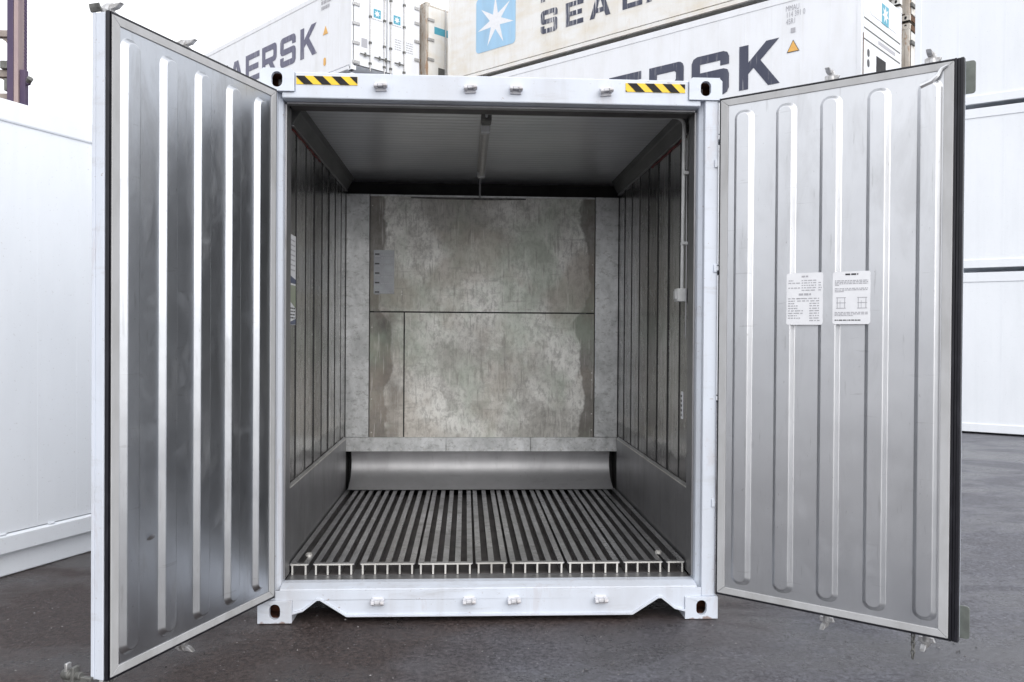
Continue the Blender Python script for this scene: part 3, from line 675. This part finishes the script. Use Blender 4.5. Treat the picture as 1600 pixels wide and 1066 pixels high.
        for i in range(6):
            z = z0-.030-i*.019; a = i*pi/2+.3
            pts = [(.966+.0075*cos(t)*cos(a), -.03+.0075*cos(t)*sin(a), z+.013*sin(t)) for t in [2*pi*j/10 for j in range(11)]]
            mb.tube(pts, .0042, M['grime'], 6, False)
        mb.build('chain', D)
        placard(D, T, .370, .551, 1.577, 1.836, False); placard(D, T, .598, .774, 1.580, 1.835, True)
        mb = MB(T)                                          # bent sealant and tear at the upper corner
        mb.tube([(.985, .012, 2.675), (1.03, .016, 2.690), (1.055, .014, 2.715), (1.07, .010, 2.745), (1.095, .010, 2.755)], [.016, .014, .012, .008, .006], M['steel'], 8)
        mb.build('crumpled_sheet', D)
    return D
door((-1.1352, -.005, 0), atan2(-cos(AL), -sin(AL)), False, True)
door((1.2114, -.0097, 0), atan2(-cos(AR), sin(AR)), True, False)

# ================================================================== other containers
def heading(h): return Vector((sin(h), -cos(h), 0)), Vector((cos(h), sin(h), 0)), atan2(-cos(h), sin(h))
def place(corner_right, h, L, z=0):
    d, n, rz = heading(h); p = Vector((*corner_right, z)) - d*L; return p, rz
def container(corner_right, h, z, L, H, paint, label, group=None, Wd=2.438, gap=True, bands=(.10, .16)):
    p, rz = place(corner_right, h, L, z)
    E_ = empty('shipping_container', p, rz, label, 'container', group)
    m = M[paint]; pr, tr = bands
    mb = MB(); mb.box(.03, L-.03, .012, Wd-.012, .16, H-.05, m)
    n = int(L/.61)
    for i in range(1, n): x = L*i/n; mb.box(x-.012, x+.012, .0095, .0125, pr+.10, H-tr-.05, m)   # faint panel seams
    mb.build('body', E_)
    for y0, y1 in ((0, .06), (Wd-.06, Wd)):
        mb = MB(); mb.box(.18, L-.18, y0, y1, H-tr, H-.012, m); mb.build('top_rail', E_, .006)
        mb = MB(); mb.box(.18, L-.18, y0-.004, y1+.004, .03, .03+pr, m); mb.build('bottom_rail', E_, .006)
    for x0 in (0, L-.10):
        for y0 in (.002, Wd-.102): mb = MB(); mb.box(x0+.003, x0+.097, y0, y0+.10, .1185, H-.1185, m); mb.build('corner_post', E_, .006)
    c0 = None
    for x0 in (0, L-.178):
        for y0 in (0, Wd-.162):
            for z0 in (0, H-.118):
                if c0 is None:
                    mb = MB(); mb.prism([(0, 0), (.178, 0), (.178, .118), (0, .118)], 0, .02, m, 'y', [oval(.089, .059, .06, .08)])
                    mb.box(0, .178, .0205, .1415, 0, .118, M['dark']); mb.box(-.0005, .0, .0205, .162, 0, .118, m); mb.box(.1785, .180, .02, .162, 0, .118, m)
                    mb.box(0, .178, .142, .162, 0, .118, m); mb.box(0, .178, .0205, .1415, .1182, .120, m)
                    c0 = mb.build('corner_casting', E_); c0.location = (x0, y0, z0)
                else: copy_part(c0, E_, (x0, y0, z0))
    return E_
HB, HLf, HA, HN = .780, .7147, .90, .41273
CB, CL, CA = (7.834, 12.443), (-3.4407, 20.011), (7.1345, 9.069)
# --- row behind the open box, under which the lettered ones stand
dB, nB, _ = heading(HB); dL_, nL_, _ = heading(HLf); dA, nA, _ = heading(HA)
shift = lambda c, n, k: (c[0]+n.x*k, c[1]+n.y*k)
GB = 'containers stacked in the row behind the open box'
for i in range(2): container(CB, HB, i*2.97, 12.19, 2.9, 'white', 'white container in the %s under the big dark lettering' % ('bottom layer' if i == 0 else 'second layer'), GB)
b3 = container(CB, HB, 5.96, 12.19, 2.90, 'white', 'white container with big dark lettering, grey code and orange triangle, second from top', GB)
mb = MB(); L = 12.19
letters(mb, 'MAERSK', [L-u for u in (8.75, 7.50, 6.27, 5.08, 3.91, 2.70)], .96, 7.0-5.96, .98, .004, M['letter']); mb.build('lettering', b3, recalc=False)
for txt, u, z in (('MMAU', 1.62, 8.50), ('114 391 0', 1.61, 8.36), ('45R1', 1.61, 8.215)):
    text_mesh(txt, .17, M['print'], 'code_text', b3, lambda x, y, u=u, z=z: (L-u+x*.62, .004, z-5.96+y))
mb = MB(); mb.box(L-1.50, L-1.40, .002, .006, 8.02-5.96, 8.12-5.96, M['print']); mb.build('stencil_mark', b3)
mb = MB(); mb.prism([(L-1.585, 1.645), (L-1.305, 1.645), (L-1.445, 1.905)], .001, .005, M['ink']); mb.prism([(L-1.565, 1.657), (L-1.325, 1.657), (L-1.445, 1.88)], -.001, .0035, M['orange']); mb.build('warning_sticker', b3)
# machinery end of that container
mb = MB(lambda y, x, z: (L+x, y, z)); z0 = -5.96
mb.box(.12, 2.32, -.0295, .004, .2, 2.78, M['white'])
mb.build('machinery_panel', b3, .004)
mb = MB(lambda y, x, z: (L+x, y, z)); mb.prism(rrect(.45, 2.12, 8.19+z0, 8.62+z0, .10), .004, .012, M['white']); mb.build('top_hatch', b3, .006)
mb = MB(lambda y, x, z: (L+x, y, z))
for zz in (8.03, 7.825, 7.60): mb.box(.13, 2.3, .0045, .012, zz+z0-.012, zz+z0+.012, M['grime'])
mb.build('louvre_line', b3)
mb = MB(lambda y, x, z: (L+x, y, z)); mb.prism(star(1.33, 8.40+z0, .20), .0165, .019, M['label']); mb.box(1.12, 1.54, .0125, .016, 8.18+z0, 8.60+z0, M['cyan']); mb.build('star_sticker', b3)
mb = MB(lambda y, x, z: (L+x, y, z)); mb.box(.84, 1.40, .0045, .010, 6.9+z0, 7.41+z0, M['dark']); mb.build('control_window', b3)
for zz in (7.36, 7.15): mb = MB(lambda y, x, z: (L+x, y, z)); mb.prism(oval(.38, zz+z0, .13, .16), .0045, .009, M['ink']); mb.build('gauge_hole', b3)
mb = MB(lambda y, x, z: (L+x, y, z)); mb.box(.0, .10, .001, .004, .2, 1.75, M['rust']) if False else mb.box(.085, .115, -.004, .006, .15, 1.75, M['rust']); mb.build('rusty_edge', b3)
mb = MB(lambda y, x, z: (L+x, y, z)); mb.box(.95, 2.0, .0045, .0065, 7.68+z0, 7.76+z0, M['print']); mb.build('print_strip', b3)
# the one on top of it
b4 = container(CB, HB, 8.93, 12.19, 2.90, 'aged', 'topmost weathered white container with pale blue star panel beside two lines of dark lettering', GB)
mb = MB(); zz = -8.93
letters(mb, 'SEALAND', [L-u for u in (8.55, 7.69, 6.90, 5.88, 5.19, 4.17, 3.28)], .585, 9.60+zz, .62, .004, M['letter_worn'])
letters(mb, 'MAERSK', [L-u for u in (8.55, 7.62, 6.75, 5.88, 5.0, 4.12)], .62, 10.46+zz, .66, .004, M['letter_worn']); mb.build('lettering', b4, recalc=False)
mb = MB(); mb.prism(rrect(L-11.0, L-9.47, 9.60+zz, 11.16+zz, .12), .003, .0065, M['lightblue'], 'y'); mb.flat(star(L-10.235, 10.38+zz, .72, 7, .31), .0012, M['label']); mb.build('star_panel', b4, recalc=False)
mb = MB()
mb.box(.3, L-.3, -.006, .003, .028, .033, M['rust'])
mb.build('rust_line', b4)
# rusty ones behind in the same rows
cB2 = shift(CB, nB, 2.56); c_ = (cB2[0]+dB.x*.12, cB2[1]+dB.y*.12)
r3 = container(c_, HB, 5.93, 12.19, 2.62, 'rusty', 'rust streaked lower container end showing right of the machinery end', GB)
r4 = container(c_, HB, 8.62, 12.19, 2.62, 'rusty', 'rust streaked upper container end showing above right of the machinery end', GB)
for r in (r3, r4):
    for y0, y1 in ((.10, 1.20), (1.23, 2.34)):
        mb = MB(lambda y, x, z: (L+x, y, z)); mb.box(y0, y1, -.0295, .004, .17, 2.46, M['aged']); mb.box(y0-.012, y0-.001, -.02, .010, .17, 2.46, M['ink']); mb.build('door', r, .006)
    mb = MB(lambda y, x, z: (L+x, y, z))
    for z in (.0, 2.48): mb.box(.10, 2.34, .0, .02, z, z+.12, M['rust'])
    for z in (.35, .95, 1.6, 2.2): mb.box(.03, .30, .0045, .05, z-.04, z+.04, M['grime'])
    mb.build('rusty_edge', r)
    mb = MB(lambda y, x, z: (L+x, y, z))
    for y in (.45, .95, 1.5, 2.0): mb.tube([(y, .03, .1), (y, .03, 2.5)], .022, M['rust'], 8)
    mb.build('lock_rod', r)
for i in range(2): container(c_, HB, i*2.96, 12.19, 2.9, 'rusty', 'rusty container in the %s of the second row, behind the lettered stack' % ('bottom layer' if i == 0 else 'second layer'), GB)
# --- left stack
GL = 'containers stacked to the left behind the open box'
for i in range(3): container(CL, HLf, i*3.0, 12.19, 2.92, 'white', 'white container in the %s under the one with closed doors and star stickers' % ('bottom layer', 'second layer', 'third layer')[i], GL)
l4 = container(CL, HLf, 9.02, 12.19, 2.625, 'white', 'white container with purple grey lettering and closed doors with two star stickers', GL)
mb = MB(); zz = -9.02
letters(mb, 'MAERSK', [L-u for u in (8.9, 7.62, 6.39, 5.25, 4.06, 2.82)], .96, 9.90+zz, .93, .004, M['letter_pale']); mb.build('lettering', l4, recalc=False)
for z in (11.40, 11.26, 11.10):
    mb = MB(); marks(mb, L-1.62, L-1.62+(.45 if z < 11.2 else .6), z+zz, .10, 0, M['print'], lambda x, z: (x, .004, z), 6); mb.build('code_text', l4, recalc=False)
mb = MB(); mb.prism([(L-1.52, 1.32), (L-1.24, 1.32), (L-1.38, 1.57)], .001, .005, M['orange']); mb.build('warning_sticker', l4)
mb = MB(); mb.prism(oval(L-1.42, .52, .13, .24), .001, .005, M['orange']); mb.build('warning_sticker', l4)
TE = lambda y, x, z: (L+x, y, z)
for k, (y0, y1, lab) in enumerate(((.075, 1.205, 'closed door with grey square sticker'), (1.225, 2.40, 'closed door with faint grey lettering'))):
    mb = MB(TE); mb.box(y0, y1, -.0295, .012, .16, 2.50, M['white']); dr = mb.build('door', l4, .006); dr['label'] = lab
    mb = MB(TE); mb.box(y0-.009, y0+.004, .0125, .017, .17, 2.49, M['ink']) if k == 1 else mb.box(y0-.012, y0-.001, .001, .014, .17, 2.49, M['ink']); mb.build('seal', dr)
    if k == 0: mb = MB(TE); mb.box(y0, 2.40, .001, .0125, .135, .1595, M['ink']); mb.build('seal', dr)
    for y in ((.62, 1.115) if k == 0 else (1.34, 1.83)):
        mb = MB(TE); mb.tube([(y, .035, .06), (y, .035, 2.56)], .020, M['zinc'], 8)
        for z in (.25, .85, 1.6, 2.25): mb.box(y-.04, y+.04, .0125, .060, z, z+.06, M['grime'])
        mb.build('lock_rod', dr)
        mb = MB(TE); mb.box(y-.36, y-.02, .05, .065, .47, .505, M['grime']); mb.box(y-.22, y-.16, .066, .078, .43, .545, M['grime']); mb.build('rod_handle', dr)
    for z in (.22, .77, 1.32, 1.87, 2.32):
        ya, yb = ((.03, .26) if k == 0 else (2.22, 2.42)); mb = MB(TE); mb.box(ya, yb, .0125, .045, z-.045, z+.045, M['zinc']); mb.build('hinge', dr, .006)
    cy = (.87, 1.58)[k]; mb = MB(TE); mb.box(cy-.125, cy+.125, .0125, .0145, 1.655, 1.905, M['cyan']); mb.prism(star(cy, 1.78, .115), .0146, .016, M['label']); mb.build('star_sticker', dr)
    mb = MB(TE); marks(mb, cy-.17, cy+.17, 1.58, .035, 0, M['print'], lambda y, z: (y, .0130, z), 7); mb.build('print_strip', dr)
    if k == 0: mb = MB(TE); mb.box(.33, .53, .0125, .0145, .70, .96, M['print']); mb.build('notice', dr)
    else:
        mb = MB(TE)
        for i in range(5): marks(mb, 1.50, 1.74, 1.18-i*.07, .03, 0, M['print'], lambda y, z: (y, .0130, z), 4); marks(mb, 1.92, 2.18, 1.18-i*.07, .03, 0, M['print'], lambda y, z: (y, .0130, z), 4)
        mb.build('notice', dr)
# rusty container beside it
cL2 = shift(CL, nL_, 2.56); c2 = (cL2[0]+dL_.x*.15, cL2[1]+dL_.y*.15)
for i in range(3): container(c2, HLf, i*2.98, 12.19, 2.9, 'aged', 'weathered container in the %s beneath the rusty one with cyan sticker' % ('bottom layer', 'second layer', 'third layer')[i], GL)
rr = container(c2, HLf, 8.97, 12.19, 2.62, 'rusty', 'rusty grey container end with cyan sticker between two white ones', GL)
mb = MB(TE); mb.box(.10, 2.34, -.0295, .006, .15, 2.5, M['aged']); dr = mb.build('door', rr, .006)
mb = MB(TE)
for y in (.75, 1.15, 1.5, 1.95): mb.tube([(y, .03, .06), (y, .03, 2.56)], .024, M['rust'] if y > 1 else M['zinc'], 8)
mb.build('lock_rod', rr)
mb = MB(TE); mb.box(.32, .95, .0065, .0085, 1.72, 1.94, M['cyan']); mb.build('cyan_sticker', rr)
text_mesh('CHILL', .17, M['label'], 'sticker_text', rr, lambda x, y: (L+.0095, .37+x, 1.78+y)) if False else None
mb = MB(TE); mb.box(.40, .85, .0065, .0085, .22, .42, M['label']); mb.box(1.25, 1.7, .0065, .0085, .55, 1.35, M['label']); mb.box(.48, .8, .0065, .0085, .48, .72, M['grime']); mb.build('notice', rr)
for z in (.3, .9, 1.5, 2.1): mb = MB(TE); mb.box(.06, .30, .0065, .04, z-.04, z+.04, M['zinc']); mb.build('hinge', rr)
# --- right stack of plain ones
GA = 'plain white containers stacked on the right'
rA = lambda: (CA[0]+dA.x*12.19, CA[1]+dA.y*12.19)
for i, nm in enumerate(('bottom plain white container of the right hand stack, standing on the asphalt', 'middle plain white container of the right hand stack, between two dark gaps', 'top plain white container of the right hand stack, cut by the upper picture edge')):
    container(rA(), HA, i*2.576, 12.19, 2.545, 'clean', nm, GA, bands=(.13, .16))
# --- the white container close by on the left
p0 = Vector((-2.92044759, 1.0, 0)); dn_ = Vector((sin(HN), cos(HN), 0))
near = p0 - dn_*2.9
E_ = empty('shipping_container', (near.x, near.y, 0), atan2(dn_.y, dn_.x), 'big smooth white container standing close by on the asphalt left of the open door', 'container')
L2 = 6.06; mb = MB(); mb.box(.06, L2-.06, .012, 2.43, .27, 2.90, M['clean'])
n = 20
for i in range(1, n): x = L2*i/n; mb.box(x-.004, x+.004, .0112, .0125, .28, 2.795, M['clean'])
mb.build('body', E_)
TN = None
mb = MB(); mb.box(.10, L2-.10, 0, .05, 2.803, 2.942, M['clean']); mb.build('top_rail', E_, .012)
mb = MB(); mb.prism([(-.012, .150), (.06, .150), (.06, .262), (.010, .264), (-.012, .254)], .10, L2-.10, M['clean'], 'x')
for i in range(16): x = .3+i*.35; mb.box(x, x+.05, -.004, .0115, .2645, .272, M['clean'])
mb.build('bottom_rail', E_, .004)
mb = MB(); mb.prism([(.028, .0), (.20, .0), (.20, .1495), (.034, .1495)], .10, L2-.10, M['clean'], 'x'); mb.build('base_skirt', E_, .008)
for x0 in (0, L2-.10):
    for y0 in (0, 2.34): mb = MB(); mb.box(x0, x0+.099, y0, y0+.10, 0, 2.94, M['clean']); mb.build('corner_post', E_, .01)
mb = MB(); mb.box(.10, L2-.10, .0505, 2.39, 2.9005, 2.935, M['clean']); mb.build('roof', E_)

# ================================================================== crane mast far left
CR = empty('crane_mast', (-7.58, 10.0, 0), 0, 'dark purple crane mast with pale brackets, chain and small lamp against the sky', 'crane')
mb = MB(); mb.box(-.10, .0, -.06, .24, 0, 9.5, M['violet']); mb.box(.0005, .072, -.05, .20, 0, 9.5, M['mastface']); mb.build('post', CR, .008)
mb = MB(); mb.box(-2.7, -2.5, -.06, .24, 0, 9.5, M['violet']); mb.build('post', CR, .008)
for z, t in ((6.36, .11), (5.70, .12), (5.33, .10)):
    mb = MB(); mb.box(-2.4995, -.1005, .02, .14, z, z+t, M['bracket'])
    mb.prism([(-.1005, z-.0005), (-.1005, z-.18), (-.14, z-.12), (-.19, z-.06), (-.28, z-.0005)], .06, .10, M['bracket']); mb.build('bracket_arm', CR, .006)
mb = MB(); 
for i in range(150):
    z = 5.30+i*.028; mb.box(.132, .168, .02+.008*(i % 2), .05+.008*(i % 2), z, z+.024, M['violet'])
mb.build('chain', CR)
mb = MB(); mb.box(.075, .170, -.01, .1, 5.2, 5.82, M['violet']); mb.box(-.22, -.1005, -.05, .05, 5.82, 5.95, M['grime']); mb.box(-.16, -.1005, -.04, .04, 5.46, 5.66, M['grime']); mb.build('junction_box', CR, .01)
mb = MB(); mb.tube([(.165, .03, 5.58), (.225, .02, 5.585), (.235, .01, 5.60)], .018, M['violet'], 8)
mb.tube([(.225, -.02, 5.615), (.275, -.06, 5.66)], [.042, .050], M['grime'], 14); mb.build('lamp', CR)
